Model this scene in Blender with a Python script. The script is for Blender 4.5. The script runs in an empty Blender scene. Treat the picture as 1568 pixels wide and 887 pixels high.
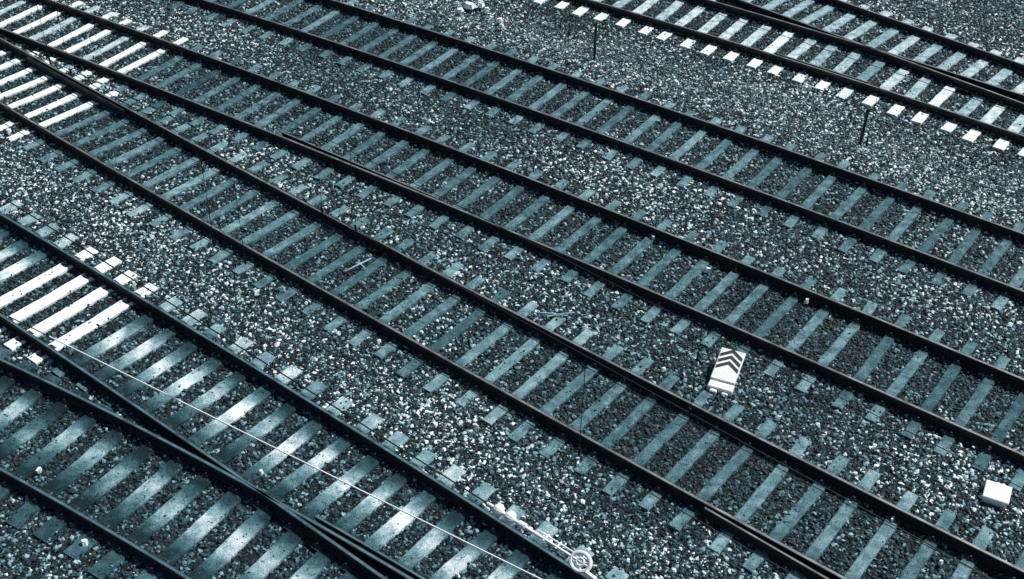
import bpy, math, random
import numpy as np
from mathutils import Matrix, Vector
random.seed(5); rng=np.random.default_rng(5)
scene=bpy.context.scene
d0=np.array([.777,-.629]); n0=np.array([.629,.777])
D0=Vector((.777,-.629,0)).normalized(); N0=Vector((.629,.777,0)).normalized()
def W(t,L,z=0.0): 
    return np.array([t*d0[0]+L*n0[0], t*d0[1]+L*n0[1], z])

# ------------------------------------------------------------ materials
def new_mat(name):
    m=bpy.data.materials.new(name); m.use_nodes=True
    nt=m.node_tree; b=nt.nodes['Principled BSDF']
    return m,nt,b
def ramp(nt,stops):
    r=nt.nodes.new('ShaderNodeValToRGB'); e=r.color_ramp.elements
    e[0].position=stops[0][0]; e[0].color=(*stops[0][1],1)
    e[1].position=stops[-1][0]; e[1].color=(*stops[-1][1],1)
    for p,c in stops[1:-1]:
        x=e.new(p); x.color=(*c,1)
    return r
TEAL=[(0,(.001,.006,.009)),(.28,(.005,.028,.037)),(.52,(.032,.108,.130)),(.75,(.19,.36,.395)),(1,(.86,.93,.90))]
SLT=[(0,(.001,.008,.011)),(.28,(.008,.034,.043)),(.52,(.048,.122,.144)),(.75,(.22,.375,.41)),(1,(.86,.92,.90))]
def math_n(nt,op,a=None,b=None,clamp=False):
    n=nt.nodes.new('ShaderNodeMath'); n.operation=op; n.use_clamp=clamp
    for i,v in enumerate((a,b)):
        if v is None: continue
        if isinstance(v,(int,float)): n.inputs[i].default_value=v
        else: nt.links.new(v,n.inputs[i])
    return n.outputs[0]
def noise(nt,scale,detail=4,rough=.6,vec=None):
    n=nt.nodes.new('ShaderNodeTexNoise'); n.inputs['Scale'].default_value=scale
    n.inputs['Detail'].default_value=detail; n.inputs['Roughness'].default_value=rough
    if vec is not None: nt.links.new(vec,n.inputs['Vector'])
    return n.outputs['Fac']
def geopos(nt):
    return nt.nodes.new('ShaderNodeNewGeometry').outputs['Position']

def stone_material():
    m,nt,b=new_mat('ballast_stone')
    a=nt.nodes.new('ShaderNodeAttribute'); a.attribute_type='INSTANCER'; a.attribute_name='rnd'
    t=nt.nodes.new('ShaderNodeAttribute'); t.attribute_type='INSTANCER'; t.attribute_name='tone'
    p=geopos(nt)
    n=noise(nt,45,3,.7,p)
    v=math_n(nt,'POWER',a.outputs['Fac'],1.65)
    v=math_n(nt,'MULTIPLY',v,math_n(nt,'MULTIPLY',t.outputs['Fac'],1.10))
    v=math_n(nt,'ADD',v,math_n(nt,'MULTIPLY',math_n(nt,'SUBTRACT',n,.48),.5),True)
    r=ramp(nt,TEAL); nt.links.new(v,r.inputs[0]); nt.links.new(r.outputs[0],b.inputs['Base Color'])
    b.inputs['Roughness'].default_value=.7
    return m
def base_material():
    m,nt,b=new_mat('ballast_bed')
    p=geopos(nt)
    vo=nt.nodes.new('ShaderNodeTexVoronoi'); vo.inputs['Scale'].default_value=26; nt.links.new(p,vo.inputs['Vector'])
    sep=nt.nodes.new('ShaderNodeSeparateColor'); nt.links.new(vo.outputs['Color'],sep.inputs[0])
    v=math_n(nt,'MULTIPLY',math_n(nt,'POWER',sep.outputs[0],2.0),.75)
    v=math_n(nt,'SUBTRACT',v,math_n(nt,'MULTIPLY',vo.outputs['Distance'],.5),True)
    r=ramp(nt,TEAL); nt.links.new(v,r.inputs[0]); nt.links.new(r.outputs[0],b.inputs['Base Color'])
    bp=nt.nodes.new('ShaderNodeBump'); bp.inputs['Distance'].default_value=.03; bp.invert=True
    nt.links.new(vo.outputs['Distance'],bp.inputs['Height']); nt.links.new(bp.outputs[0],b.inputs['Normal'])
    b.inputs['Roughness'].default_value=.95
    return m
def sleeper_material():
    m,nt,b=new_mat('sleeper_concrete')
    a=nt.nodes.new('ShaderNodeAttribute'); a.attribute_name='col'
    sep=nt.nodes.new('ShaderNodeSeparateColor'); nt.links.new(a.outputs['Color'],sep.inputs[0])
    p=geopos(nt)
    n1=noise(nt,6,5,.65,p); n2=noise(nt,60,4,.85,p)
    n3=noise(nt,20,2,.5,p)
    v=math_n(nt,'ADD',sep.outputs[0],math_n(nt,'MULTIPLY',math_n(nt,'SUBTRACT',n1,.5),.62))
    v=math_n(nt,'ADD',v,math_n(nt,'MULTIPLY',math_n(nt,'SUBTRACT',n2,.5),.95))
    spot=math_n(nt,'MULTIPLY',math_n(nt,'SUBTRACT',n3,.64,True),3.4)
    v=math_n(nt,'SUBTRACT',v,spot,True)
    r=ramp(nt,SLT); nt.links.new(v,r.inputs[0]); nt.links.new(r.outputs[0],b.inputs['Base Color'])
    bp=nt.nodes.new('ShaderNodeBump'); bp.inputs['Distance'].default_value=.008; bp.inputs['Strength'].default_value=.9
    nt.links.new(n2,bp.inputs['Height']); nt.links.new(bp.outputs[0],b.inputs['Normal'])
    b.inputs['Roughness'].default_value=.9; b.inputs['Specular IOR Level'].default_value=.25
    return m
def plain(name,col,rough=.6,metal=0,nscale=30,namp=.35):
    m,nt,b=new_mat(name)
    p=geopos(nt); n=noise(nt,nscale,4,.65,p)
    lo=tuple(c*(1-namp) for c in col); hi=tuple(min(1,c*(1+namp)) for c in col)
    r=ramp(nt,[(.3,lo),(.7,hi)]); nt.links.new(n,r.inputs[0]); nt.links.new(r.outputs[0],b.inputs['Base Color'])
    b.inputs['Roughness'].default_value=rough; b.inputs['Metallic'].default_value=metal
    return m
M_stone=stone_material(); M_base=base_material(); M_sl=sleeper_material()
M_rail=plain('rail_rusty_side',(.005,.008,.009),.7,0,14,.5)
M_edge=plain('rail_head_edge',(.012,.020,.023),.45,.3,9,.6)
M_head=plain('rail_running_surface',(.19,.20,.205),.42,.35,4,.6)
M_headg=plain('rail_polished_surface',(.10,.20,.23),.38,.35,4,.5)
M_clip=plain('fastening_steel',(.02,.04,.045),.5,.3)
M_wire=plain('wire_dark',(.008,.016,.018),.5,.3)
M_white=plain('white_paint',(.84,.88,.87),.5,0,25,.10)
M_black=plain('black_paint',(.004,.012,.015),.6)
M_grass=plain('dry_grass',(.26,.44,.46),.8,0,3,.6)

def mesh_obj(name,verts,faces,mats,parent=None,fm=None,smooth=False):
    me=bpy.data.meshes.new(name); me.from_pydata([tuple(map(float,v)) for v in verts],[],faces)
    for m in mats: me.materials.append(m)
    if fm is not None: me.polygons.foreach_set('material_index',fm)
    me.update()
    o=bpy.data.objects.new(name,me); scene.collection.objects.link(o)
    if parent: o.parent=parent
    return o
def empty(name,loc=(0,0,0)):
    e=bpy.data.objects.new(name,None); scene.collection.objects.link(e); e.location=loc; return e

# ------------------------------------------------------------ track alignments
def quad(co,lo,hi):
    def f(t):
        tc=min(max(t,lo),hi); s=(tc+8)/10
        L=co[0]*s*s+co[1]*s+co[2]; sl=(2*co[0]*s+co[1])/10
        return L+sl*(t-tc)
    return f
fA=quad((-.28,.604,17.666),-24,-1)
fB=quad((-.209,.585,14.12),-25,-1)
fC0=quad((.115,.113,10.872),-24,-1)
def fC(t):
    if t<-24:
        g=fB(-24)-fC0(-24); return fB(t)-g*math.exp((t+24)/12)
    return fC0(t)
fD=quad((-.166,.024,7.466),-19,-3)
fE0=quad((-.718,.844,6.042),-15,-5)
def fE(t):
    if t>-5:
        g=fD(-5)-fE0(-5); return fD(t)-g*math.exp(-(t+5)/14)
    return fE0(t)
fF=quad((-.5,.4,22.35),-16,-4)
fG0=quad((0,-.6,23.72),-16,-4)
def fG(t):
    if t>-4:
        g=fG0(-4)-fF(-4); return fF(t)+g*math.exp(-(t+4)/8)
    return fG0(t)
TR={
'A':(fA,1.53,.150,.00,.56,M_head),
'B':(fB,1.49,.150,.13,.56,M_head),
'C':(fC,1.46,.155,.25,.58,M_head),
'D':(fD,1.58,.215,.10,.55,M_headg),
'E':(fE,1.52,.235,.33,.41,M_headg),
'F':(fF,1.50,.20,.20,.84,M_head),
'G':(fG,1.50,.20,.20,.78,M_head)}
SPC=.52
def frame(f,t):
    e=.05; a=W(t-e,f(t-e)); b=W(t+e,f(t+e)); T=(b-a)[:2]; T/=np.linalg.norm(T)
    N=np.array([-T[1],T[0]]); 
    if N@n0<0: N=-N
    return W(t,f(t))[:2],T,N

prof=[(-.058,0),(-.058,.010),(-.012,.026),(-.008,.036),(-.008,.088),(-.029,.099),(-.031,.124),(-.025,.132),(-.017,.1345),(.017,.1345),(.025,.132),(.031,.124),(.029,.099),(.008,.088),(.008,.036),(.012,.026),(.058,.010),(.058,0)]
def sweep_rail(name,f,off,t0,t1,parent,headm,z0=.040,step=.6,sc=1.0):
    ts=np.arange(t0,t1+.001,step); V=[];F=[];fm=[]
    n=len(prof)
    for k,t in enumerate(ts):
        c,T,N=frame(f,t)
        o=off(t) if callable(off) else off
        for x,z in prof:
            q=c+N*(o+x*sc); V.append((q[0],q[1],z0+z))
    for k in range(len(ts)-1):
        for i in range(n):
            j=(i+1)%n
            F.append((k*n+i,k*n+j,(k+1)*n+j,(k+1)*n+i)); fm.append(1 if i in (8,) else (2 if i in (5,6,7,9,10) else 0))
    F.append(tuple(range(n))); fm.append(0)
    F.append(tuple(range((len(ts)-1)*n,len(ts)*n))[::-1]); fm.append(0)
    return mesh_obj(name,V,F,[M_rail,headm,M_edge],parent,fm)

def box(V,F,c,T,N,a,b,h,z):
    i=len(V)
    for zz,k in ((z,1),(z+h,.8)):
        for sx,sy in ((-1,-1),(1,-1),(1,1),(-1,1)):
            q=c+T*(a*k*sx)+N*(b*k*sy); V.append((q[0],q[1],zz))
    F+= [(i+3,i+2,i+1,i),(i+4,i+5,i+6,i+7)]+[(i+k,i+(k+1)%4,i+4+(k+1)%4,i+4+k) for k in range(4)]

def sleeper_tone(k,t,idx):  # overexposed sleepers: strong light put into their colour as near-white tones
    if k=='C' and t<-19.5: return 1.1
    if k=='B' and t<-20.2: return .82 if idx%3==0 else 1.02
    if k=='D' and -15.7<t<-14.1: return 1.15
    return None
NEI={'B':[('C',-1)],'C':[('B',1)],'D':[('E',-1)],'E':[('D',1)],'F':[('G',1)],'G':[('F',-1)]}
tracks={}
for k,(f,g,w,ph,tone,hm) in TR.items():
    root=empty('railway_track'); tracks[k]=root
    sweep_rail('rail',f,g/2,-60,30,root,hm); sweep_rail('rail',f,-g/2,-60,30,root,hm)
    V=[];F=[];C=[]; V2=[];F2=[]
    idx=0
    for t in np.arange(-60+ph,30,SPC):
        idx+=1
        tt=t+rng.normal()*.015
        c,T,N=frame(f,tt)
        ang=rng.normal()*.014
        T2=T*math.cos(ang)+N*math.sin(ang); N2=N*math.cos(ang)-T*math.sin(ang)
        lo=-1.25+rng.normal()*.03; hi=1.25+rng.normal()*.03
        for nk,sd in NEI.get(k,[]):
            gap=abs(TR[nk][0](tt)-f(tt))
            if gap<2.62:
                e=max(gap/2-.02,.2)
                if sd>0: hi=min(hi,e)
                else: lo=max(lo,-e)
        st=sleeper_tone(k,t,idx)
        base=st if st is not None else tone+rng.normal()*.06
        n=17; sec=[(-w/2-.025,-.16),(-w/2-.004,.024),(-w/2+.012,.037),(w/2-.012,.037),(w/2+.004,.024),(w/2+.025,-.16)]
        i0=len(V); rr=rng.random()
        sink=rng.normal()*.004-.003
        for s in range(n):
            y=lo+(hi-lo)*s/(n-1)
            dz=-.008*math.exp(-(y/.5)**2)+rng.normal()*.001+sink
            for x,z in sec:
                xx=x*(1+rng.normal()*.035)
                q=c+N2*y+T2*xx; V.append((q[0],q[1],z+(dz if z>0 else 0)))
                v=base
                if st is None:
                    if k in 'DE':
                        v+= .36*math.exp(-((y-.1+.25*(rr-.5))/.28)**2) -.28*math.exp(-((abs(y)-g/2+.16)/.18)**2)  # lit gradient painted in as a brighter middle; grease stain darkens beside rails
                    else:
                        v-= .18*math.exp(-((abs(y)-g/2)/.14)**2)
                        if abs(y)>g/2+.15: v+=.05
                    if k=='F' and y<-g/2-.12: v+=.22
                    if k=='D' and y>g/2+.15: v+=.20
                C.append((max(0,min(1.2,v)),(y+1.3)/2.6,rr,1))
        m=len(sec)
        for s in range(n-1):
            for q in range(m-1):
                a=i0+s*m+q; F.append((a,a+1,a+m+1,a+m))
        F.append(tuple(i0+q for q in range(m))[::-1]); F.append(tuple(i0+(n-1)*m+q for q in range(m)))
        if -26<t<2:
            for side in (-1,1):
                for s2 in (-1,1):
                    cc=c+N2*(side*g/2+s2*.085)
                    box(V2,F2,cc,T2,N2,.050,.030,.034,.032)
                    box(V2,F2,cc,T2,N2,.016,.018,.026,.066)
                box(V2,F2,c+N2*(side*g/2),T2,N2,.065,.15,.010,.0315)
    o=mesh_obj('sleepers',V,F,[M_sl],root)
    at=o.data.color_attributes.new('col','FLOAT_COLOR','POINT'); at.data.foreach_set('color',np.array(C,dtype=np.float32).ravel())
    mesh_obj('rail_fastenings',V2,F2,[M_clip],root)
sweep_rail('switch_blade',fB,lambda t:-.745+.07+max(0,-(t+12.5))*.02,-16.0,-12.4,tracks['B'],M_head,step=.4,sc=.7,z0=.030)
sweep_rail('switch_blade',fC,lambda t:-.73-.07-max(0,(t+5))*.03,-5,11,tracks['C'],M_head,step=.4,sc=.7,z0=.030)
sweep_rail('check_rail',fC,.73-.085,-22,-18.5,tracks['C'],M_edge,step=.4,sc=.7,z0=.032)
sweep_rail('wing_rail',fE,.76+.095,-8.6,-6.0,tracks['E'],M_headg,step=.4,sc=.8,z0=.032)
sweep_rail('check_rail',fF,-.75+.10,-10.6,-8.4,tracks['F'],M_head,step=.4,sc=.8,z0=.032)

# ------------------------------------------------------------ ground
g=mesh_obj('ground',[(-400,-400,-.12),(400,-400,-.12),(400,600,-.12),(-400,600,-.12)],[(0,1,2,3)],[M_base])
xs=np.arange(-19,19.01,.12); ys=np.arange(4,33.01,.12)
X,Y=np.meshgrid(xs,ys); nx,ny=len(xs),len(ys)
Tt=X*d0[0]+Y*d0[1]; Ll=X*n0[0]+Y*n0[1]
dist=np.full(X.shape,9.)
tg=np.arange(-40,20,.1)
for k in TR:
    f=TR[k][0]; Lc=np.interp(Tt,tg,[f(t) for t in tg]); dist=np.minimum(dist,np.abs(Ll-Lc))
def vnoise(sc,seed):
    r=np.random.default_rng(seed).random((80,80)); gx=(X+30)/sc; gy=(Y+5)/sc
    ix=gx.astype(int)%79; iy=gy.astype(int)%79; fx=gx-np.floor(gx); fy=gy-np.floor(gy)
    fx=fx*fx*(3-2*fx); fy=fy*fy*(3-2*fy)
    return (r[iy,ix]*(1-fx)+r[iy,ix+1]*fx)*(1-fy)+(r[iy+1,ix]*(1-fx)+r[iy+1,ix+1]*fx)*fy
n1=vnoise(1.7,1); n2=vnoise(.6,2); n3=vnoise(4.,3)
inside=1/(1+np.exp((dist-.78)/.06))
out=1/(1+np.exp(-(dist-1.45)/.12))
tone=.88-.16*inside+.06*out+.26*(n1-.5)+.20*(n3-.5)+.18*(n2-.5)
LA=np.interp(Tt,tg,[fA(t) for t in tg]); LF=np.interp(Tt,tg,[fF(t) for t in tg])
band=np.exp(-((Ll-(LA+LF)/2)/.85)**2)*(Ll>LA)
LC=np.interp(Tt,tg,[fC(t) for t in tg]); LD=np.interp(Tt,tg,[fD(t) for t in tg])
band2=np.exp(-((Ll-(LC*.45+LD*.55))/.55)**2)*(Tt<-4)
tone=tone+.18*band+.12*band2
Z=-.018*inside*1+.03*(n1-.5)*out+.015*(n2-.5)-.06*band+0.0
Z=np.where(dist<1.35,np.minimum(Z,.0),Z)
lim=6.15+.326*(Y-9.85)+1.8
vis=(np.abs(X)<lim)&(Y>8.6)&(Y<29)
dens=np.where(vis,500.,0)*(1-.6*band)*(1-.35*band2)*(1-.10*inside)
densf=np.where(vis,300.+900*band+700*band2+250*out,0.)
denst=np.where(vis,14.,0.)
densg=np.where(vis,120*np.clip(band*1.3*(n1*.6+n2*.9)-.35,0,1)*(n1>.2),0.)
V=np.stack([X,Y,Z],-1).reshape(-1,3)
I=np.arange(nx*ny).reshape(ny,nx)
Fq=np.stack([I[:-1,:-1],I[:-1,1:],I[1:,1:],I[1:,:-1]],-1).reshape(-1,4)
me=bpy.data.meshes.new('ballast_gravel'); me.from_pydata(V.tolist(),[],Fq.tolist()); me.materials.append(M_base); me.materials.append(M_stone)
for nm,ar in (('tone',tone),('dens',dens),('densf',densf),('denst',denst)):
    a=me.attributes.new(nm,'FLOAT','POINT'); a.data.foreach_set('value',ar.ravel().astype(np.float32))
me.update()
bal=bpy.data.objects.new('ballast_gravel',me); scene.collection.objects.link(bal)
def make_group(name):
    ng=bpy.data.node_groups.new(name,'GeometryNodeTree')
    ng.interface.new_socket('Geometry',in_out='INPUT',socket_type='NodeSocketGeometry')
    ng.interface.new_socket('Geometry',in_out='OUTPUT',socket_type='NodeSocketGeometry')
    N=ng.nodes; return ng,N,ng.links,N.new('NodeGroupInput'),N.new('NodeGroupOutput'),N.new('GeometryNodeJoinGeometry'),N.new('GeometryNodeGeometryToInstance')
def layer(ctx,attr,smin,smax,seed,tilt=.7,zoff=0.0):
    ng,N,Lk,gi,go,jo,g2i=ctx
    na=N.new('GeometryNodeInputNamedAttribute'); na.data_type='FLOAT'; na.inputs['Name'].default_value=attr
    dp=N.new('GeometryNodeDistributePointsOnFaces'); Lk.new(gi.outputs[0],dp.inputs['Mesh']); Lk.new(na.outputs[0],dp.inputs['Density']); dp.inputs['Seed'].default_value=seed
    st=N.new('GeometryNodeStoreNamedAttribute'); st.data_type='FLOAT'; st.domain='POINT'; st.inputs['Name'].default_value='rnd'
    r=N.new('FunctionNodeRandomValue'); r.data_type='FLOAT'; r.inputs['Seed'].default_value=seed+1
    so=N.new('GeometryNodeSetPosition'); so.inputs['Offset'].default_value=(0,0,zoff)
    Lk.new(dp.outputs['Points'],so.inputs['Geometry']); Lk.new(so.outputs[0],st.inputs['Geometry'])
    fo=[o for o in r.outputs if o.enabled and o.type=='VALUE'][0]
    Lk.new(fo,st.inputs['Value'])
    ip=N.new('GeometryNodeInstanceOnPoints'); Lk.new(st.outputs[0],ip.inputs['Points']); Lk.new(g2i.outputs[0],ip.inputs['Instance'])
    ip.inputs['Pick Instance'].default_value=True
    rr=N.new('FunctionNodeRandomValue'); rr.data_type='FLOAT_VECTOR'; rr.inputs[0].default_value=(-tilt,-tilt,0); rr.inputs[1].default_value=(tilt,tilt,6.28); rr.inputs['Seed'].default_value=seed+2
    Lk.new(rr.outputs[0],ip.inputs['Rotation'])
    r2=N.new('FunctionNodeRandomValue'); r2.data_type='FLOAT'; r2.inputs['Seed'].default_value=seed+3
    fi=[o for o in r2.inputs if o.enabled and o.type=='VALUE']
    fi[0].default_value=smin; fi[1].default_value=smax
    fo=[o for o in r2.outputs if o.enabled and o.type=='VALUE'][0]
    Lk.new(fo,ip.inputs['Scale']); Lk.new(ip.outputs[0],jo.inputs[0])
ctx=make_group('gravel'); ng,N,Lk,gi,go,jo,g2i=ctx
for i in range(9):
    ic=N.new('GeometryNodeMeshIcoSphere'); ic.inputs['Radius'].default_value=1; ic.inputs['Subdivisions'].default_value=1
    sp=N.new('GeometryNodeSetPosition'); rv=N.new('FunctionNodeRandomValue'); rv.data_type='FLOAT_VECTOR'
    rv.inputs[0].default_value=(-.38,-.38,-.38); rv.inputs[1].default_value=(.38,.38,.38); rv.inputs['Seed'].default_value=i*7+3
    tr=N.new('GeometryNodeTransform'); tr.inputs['Scale'].default_value=(1.15+.25*random.random(),.75+.3*random.random(),.6+.25*random.random())
    sm=N.new('GeometryNodeSetMaterial'); sm.inputs['Material'].default_value=M_stone
    Lk.new(ic.outputs['Mesh'],sp.inputs['Geometry']); Lk.new(rv.outputs[0],sp.inputs['Offset'])
    Lk.new(sp.outputs[0],tr.inputs[0]); Lk.new(tr.outputs[0],sm.inputs[0])
    sh=N.new('GeometryNodeSetShadeSmooth'); sh.inputs['Shade Smooth'].default_value=False
    Lk.new(sm.outputs[0],sh.inputs[0]); Lk.new(sh.outputs[0],g2i.inputs[0])
layer(ctx,'dens',.015,.036,11); layer(ctx,'densf',.008,.017,31); layer(ctx,'denst',.009,.019,71,.7,.044)
Lk.new(gi.outputs[0],jo.inputs[0]); Lk.new(jo.outputs[0],go.inputs[0])
md=bal.modifiers.new('gravel','NODES'); md.node_group=ng
sel=(densg>0)
fs=[tuple(q) for q in Fq if sel.ravel()[q].any()]
used=sorted({i for q in fs for i in q}); mp={i:j for j,i in enumerate(used)}
meg=bpy.data.meshes.new('grass_tufts'); meg.from_pydata([(V[i][0],V[i][1],V[i][2]-.012) for i in used],[],[tuple(mp[i] for i in q) for q in fs]); meg.materials.append(M_base)
a=meg.attributes.new('densg','FLOAT','POINT'); a.data.foreach_set('value',densg.ravel()[used].astype(np.float32))
gr=bpy.data.objects.new('grass_tufts',meg); scene.collection.objects.link(gr)
ctx=make_group('grass'); ng,N,Lk,gi,go,jo,g2i=ctx
for i in range(4):
    jt=N.new('GeometryNodeJoinGeometry')
    for b in range(6):
        cn=N.new('GeometryNodeMeshCone'); cn.inputs['Vertices'].default_value=3; cn.inputs['Radius Bottom'].default_value=.07; cn.inputs['Radius Top'].default_value=.0; cn.inputs['Depth'].default_value=1.6+random.random()
        tr=N.new('GeometryNodeTransform'); tr.inputs['Rotation'].default_value=(random.uniform(-1.1,1.1),random.uniform(-1.1,1.1),random.random()*6)
        tr.inputs['Translation'].default_value=(random.uniform(-.4,.4),random.uniform(-.4,.4),0)
        Lk.new(cn.outputs[0],tr.inputs[0]); Lk.new(tr.outputs[0],jt.inputs[0])
    sm=N.new('GeometryNodeSetMaterial'); sm.inputs['Material'].default_value=M_grass
    Lk.new(jt.outputs[0],sm.inputs[0]); Lk.new(sm.outputs[0],g2i.inputs[0])
layer(ctx,'densg',.03,.07,51,.3)
Lk.new(gi.outputs[0],jo.inputs[0]); Lk.new(jo.outputs[0],go.inputs[0])
md=gr.modifiers.new('grass','NODES'); md.node_group=ng

# ------------------------------------------------------------ objects
def poly_tube(V,F,pts,r,n=6):
    pts=[Vector(p) for p in pts]; i0=len(V)
    for k,p in enumerate(pts):
        d=(pts[min(k+1,len(pts)-1)]-pts[max(k-1,0)]).normalized()
        up=Vector((0,0,1)) if abs(d.z)<.9 else Vector((1,0,0))
        a=d.cross(up).normalized(); b=a.cross(d)
        for j in range(n):
            w=2*math.pi*j/n; q=p+(a*math.cos(w)+b*math.sin(w))*r; V.append(tuple(q))
    for k in range(len(pts)-1):
        for j in range(n):
            F.append((i0+k*n+j,i0+k*n+(j+1)%n,i0+(k+1)*n+(j+1)%n,i0+(k+1)*n+j))
    F.append(tuple(i0+j for j in range(n))[::-1]); F.append(tuple(i0+(len(pts)-1)*n+j for j in range(n)))
def catenary(L0,sl,zc,drops,amp=.85,rad=.004):
    V=[];F=[]
    ts=np.arange(-60,30.1,1.5)
    sag=lambda t: amp+.0008*(t+6)**2
    poly_tube(V,F,[W(t,L0+sl*(t+6),zc) for t in ts],rad)
    poly_tube(V,F,[W(t,L0+sl*(t+6),zc+sag(t)) for t in ts],rad*.8)
    for t in drops:
        poly_tube(V,F,[W(t,L0+sl*(t+6),zc),W(t+.01,L0+sl*(t+6),zc+sag(t))],.003,5)
        poly_tube(V,F,[W(t,L0+sl*(t+6),zc-.03),W(t,L0+sl*(t+6),zc+.05)],.010,6)
    return mesh_obj('overhead_wire',V,F,[M_wire])
catenary(5.50,.005,5.5,[-12.4,-7.92,-7.5,-3.8,-.5])
catenary(6.45,-.02,5.5,[-12,-11.6,-7.55,-7.1,-3.4])
catenary(10.9,.01,5.5,[-16,-12,-8,-4.2])
catenary(14.2,.03,5.5,[-19,-14.5,-10,-6])
ins=empty('catenary_insulator')
V=[];F=[]
poly_tube(V,F,[W(t,3.77+.135*(t+7.94),5.5) for t in np.arange(-7.94,4,.5)],.0062)
mesh_obj('sunlit_wire',V,F,[M_white],ins)  # sunlit stretch of contact wire, its brightness put in as white colour
V=[];F=[]
poly_tube(V,F,[W(t,3.77+.135*(t+7.94),5.5) for t in (-30,-20,-12,-7.94)],.005)
poly_tube(V,F,[W(t,4.34,6.0) for t in (-30,-3.72)],.006)
poly_tube(V,F,[W(t,4.34,6.0) for t in (-2.75,20)],.006)
mesh_obj('support_wire',V,F,[M_wire],ins)
def P3(t,L=4.34,z=6.0): return Vector(W(t,L,z))
def disc_stack(V,F,c,axis,radii):
    axis=axis.normalized(); up=Vector((0,0,1)); a=axis.cross(up).normalized() if axis.cross(up).length>1e-6 else Vector((1,0,0)); b=a.cross(axis); n=16; i0=len(V)
    for o,r in radii:
        for j in range(n):
            w=2*math.pi*j/n; V.append(tuple(c+axis*o+(a*math.cos(w)+b*math.sin(w))*r))
    for k in range(len(radii)-1):
        for j in range(n): F.append((i0+k*n+j,i0+k*n+(j+1)%n,i0+(k+1)*n+(j+1)%n,i0+(k+1)*n+j))
V=[];F=[]
for q in (-3.60,-3.50):
    disc_stack(V,F,P3(q),D0,[(-.045,.004),(-.038,.025),(-.02,.043),(0,.047),(.018,.038),(.032,.018),(.045,.004)])
disc_stack(V,F,P3(-3.40),D0,[(-.03,.004),(-.03,.022),(.02,.026),(.03,.004)])
disc_stack(V,F,P3(-3.5),D0,[(-.2,.004),(-.2,.012),(.25,.012),(.25,.004)])
poly_tube(V,F,[P3(-3.3),P3(-2.85)],.011)
poly_tube(V,F,[P3(-3.3,4.375),P3(-2.9,4.375)],.006)
for q in (-3.22,-3.12): poly_tube(V,F,[P3(q,4.325),P3(q,4.39)],.008)
mesh_obj('insulator_discs',V,F,[M_white],ins)
V=[];F=[]
cw=P3(-2.93); Q=(N0*.8+Vector((0,0,.6))).normalized()
ring=[cw+(D0*math.cos(a)+Q*math.sin(a)*.85)*.068 for a in np.linspace(0,2*math.pi,25)]
poly_tube(V,F,ring,.014,8)
ring=[cw+(D0*math.cos(a)+Q*math.sin(a))*.024 for a in np.linspace(0,2*math.pi,17)]
poly_tube(V,F,ring,.012,6)
for a in (0.4,1.97,3.54,5.11):
    dd=(D0*math.cos(a)+Q*math.sin(a)*.85); poly_tube(V,F,[cw+dd*.026,cw+dd*.068],.010)
poly_tube(V,F,[P3(-2.86,4.30,5.99),P3(-2.78,4.30,5.98)],.02)
mesh_obj('tension_wheel',V,F,[M_white],ins)

def slab(V,F,o,ax,ay,az,sx,sy,sz,bev=.0):
    i=len(V)
    for z,k in ((0,1),(sz-bev,1),(sz,1)):
        e=bev if z==sz else 0
        for x,y in ((e,e),(sx-e,e),(sx-e,sy-e),(e,sy-e)): V.append(tuple(o+ax*x+ay*y+az*z))
    F.append((i+3,i+2,i+1,i)); F.append((i+8,i+9,i+10,i+11))
    for l in (0,4):
        for k in range(4): F.append((i+l+k,i+l+(k+1)%4,i+l+4+(k+1)%4,i+l+4+k))
mk=empty('shunting_marker_board')
ay=Vector((.38,.925,0)).normalized(); ax=Vector((ay.y,-ay.x,0)); 
tilt=.22; ayt=(ay*math.cos(tilt)+Vector((0,0,1))*math.sin(tilt)).normalized(); azt=ax.cross(ayt).normalized()
o0=Vector((2.80,13.38,.05))
V=[];F=[]
slab(V,F,o0+ayt*.16,ax,ayt,azt,.36,.58,.045,.008)
mesh_obj('board',V,F,[M_white],mk)
V=[];F=[]
slab(V,F,o0-Vector((0,0,.05)),ax,ay,Vector((0,0,1)),.36,.17,.10,.012)
slab(V,F,o0+ay*.40-Vector((0,0,.04))+ax*.04,ax,ay,Vector((0,0,1)),.28,.3,.10,.01)
slab(V,F,o0+ax*.05-ay*.06-Vector((0,0,.05)),ax,ay,Vector((0,0,1)),.10,.06,.07,.01)
slab(V,F,o0+ax*.22-ay*.05-Vector((0,0,.05)),ax,ay,Vector((0,0,1)),.09,.05,.06,.01)
mesh_obj('base_block',V,F,[M_white],mk)
V=[];F=[]
for c in range(3):
    y0=.23+.11*c; i=len(V)
    for x,y in ((.015,y0),(.18,y0+.12),(.345,y0),(.345,y0+.064),(.18,y0+.184),(.015,y0+.064)):
        V.append(tuple(o0+ayt*(.16+y-.05)+ax*x+azt*.049))
    F.append((i,i+1,i+4,i+5)); F.append((i+1,i+2,i+3,i+4))
mesh_obj('chevrons',V,F,[M_black],mk)
cb=empty('cable_junction_box')
ay=Vector((.42,.9,0)).normalized(); ax=Vector((ay.y,-ay.x,0)); V=[];F=[]
slab(V,F,Vector((6.14,11.30,-.03)),ax,ay,Vector((0,0,1)),.30,.30,.13,.006)
mesh_obj('body',V,F,[M_white],cb); V=[];F=[]
slab(V,F,Vector((6.14,11.30,.102))-ax*.015-ay*.015,ax,ay,Vector((0,0,1)),.33,.33,.025,.01)
mesh_obj('lid',V,F,[M_white],cb)
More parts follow.
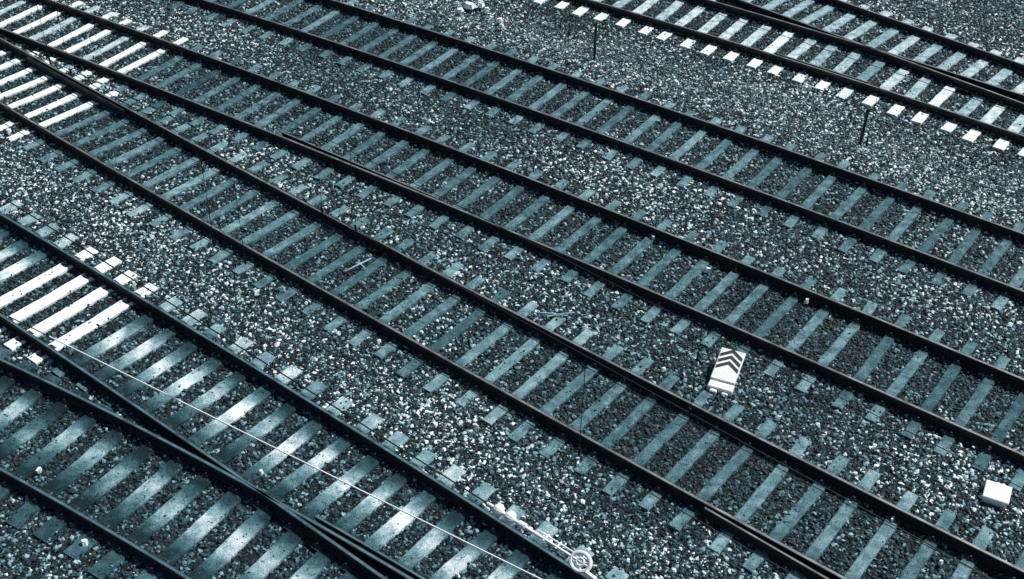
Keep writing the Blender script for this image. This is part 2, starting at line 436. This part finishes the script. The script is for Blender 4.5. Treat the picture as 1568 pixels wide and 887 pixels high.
for (x,y,h,lx) in ((1.63,23.44,.78,.0),(6.43,20.23,.72,.03)):
    V=[];F=[]
    disc_stack(V,F,Vector((x,y,-.1)),Vector((lx,0,1)) if lx else Vector((.001,0,1)),[(0,.001),(0,.028),(h+.05,.028),(h+.06,.034),(h+.1,.034),(h+.1,.001)])
    mesh_obj('marker_post',V,F,[M_black])
def px(u,v,z=0.0):
    f,th,roll,H=1936.98,.663847,-.012595,12.24979
    u-=784;v-=443.5;c,s=math.cos(roll),math.sin(roll);u,v=c*u-s*v,s*u+c*v
    Zd=f*math.sin(th)+v*math.cos(th);Yf=f*math.cos(th)-v*math.sin(th);h=H-z
    return (round(h*u/Zd,2),round(h*Yf/Zd,2))
V=[];F=[]
spots=[(720,13,.26),(735,10,.22),(705,20,.14),(745,18,.12),(766,34,.12),(768,43,.11),(700,8,.10),(1083,418,.10),(1235,465,.09),(1235,120,.05),(130,835,.10),(400,727,.09),(1015,455,.06),(1515,690,.06),(1440,865,.06),(1015,570,.07),(1035,130,.10),(490,103,.06),(1000,368,.06),(885,715,.06),(1270,490,.04),(700,885,.05),(1300,775,.05),(15,205,.10),(60,725,.08),(1480,250,.08),(1365,800,.05),(815,55,.08),(660,10,.07)]
for u,v,r in spots:
    x,y=px(u,v); c=Vector((x,y,.04)); i=len(V); n=8; rot=random.random()*3
    for zz,k in ((-.02,1),(.02+r*.2,.7)):
        for j in range(n):
            a=2*math.pi*j/n; rr=r*.62*k*(.55+.8*random.random()); xx,yy=math.cos(a)*rr,math.sin(a)*rr*.65
            V.append((c.x+xx*math.cos(rot)-yy*math.sin(rot),c.y+xx*math.sin(rot)+yy*math.cos(rot),c.z+zz+random.random()*.02))
    F.append(tuple(range(i+n,i+2*n)))
    for j in range(n): F.append((i+j,i+(j+1)%n,i+n+(j+1)%n,i+n+j))
mesh_obj('white_litter',V,F,[M_white])
V=[];F=[]
for (a,b) in (((528,415),(568,395)),((820,478),(870,484)),((838,484),(880,478)),((1000,453),(1022,462)),((545,402),(560,412))):
    p=px(*a,.06);q=px(*b,.06); poly_tube(V,F,[(*p,.05),((p[0]+q[0])/2+.02,(p[1]+q[1])/2,.065),(*q,.05)],.012)
mesh_obj('fallen_twigs',V,F,[M_grass])

# ------------------------------------------------------------ camera, light
f,th,roll,H=1936.98,.663847,-.012595,12.24979
fw=Vector((0,math.cos(th),-math.sin(th))); dn=Vector((0,-math.sin(th),-math.cos(th))); rt=Vector((1,0,0))
c,s=math.cos(roll),math.sin(roll)
R=rt*c+dn*s; Dn=rt*(-s)+dn*c
cam=bpy.data.cameras.new('camera'); co=bpy.data.objects.new('camera',cam); scene.collection.objects.link(co)
M=Matrix((( R.x,-Dn.x,-fw.x,0),(R.y,-Dn.y,-fw.y,0),(R.z,-Dn.z,-fw.z,H),(0,0,0,1)))
co.matrix_world=M; cam.sensor_width=36; cam.lens=f/1568*36; cam.clip_end=2000
scene.camera=co
az=math.radians(60); el=math.radians(50)
sd=Vector((math.sin(az)*math.cos(el),math.cos(az)*math.cos(el),math.sin(el)))
sun=bpy.data.lights.new('sun','SUN'); sun.energy=4.8; sun.angle=math.radians(1.0); sun.color=(1,.98,.95)
so=bpy.data.objects.new('sun',sun); scene.collection.objects.link(so); so.rotation_euler=sd.to_track_quat('Z','Y').to_euler()
w=bpy.data.worlds.new('World'); scene.world=w; w.use_nodes=True; nt=w.node_tree
sky=nt.nodes.new('ShaderNodeTexSky'); sky.sky_type='NISHITA'; sky.sun_disc=False; sky.sun_elevation=el; sky.sun_rotation=az
nt.links.new(sky.outputs[0],nt.nodes['Background'].inputs[0]); nt.nodes['Background'].inputs[1].default_value=.065
scene.view_settings.view_transform='Standard'; scene.view_settings.look='None'; scene.view_settings.exposure=0
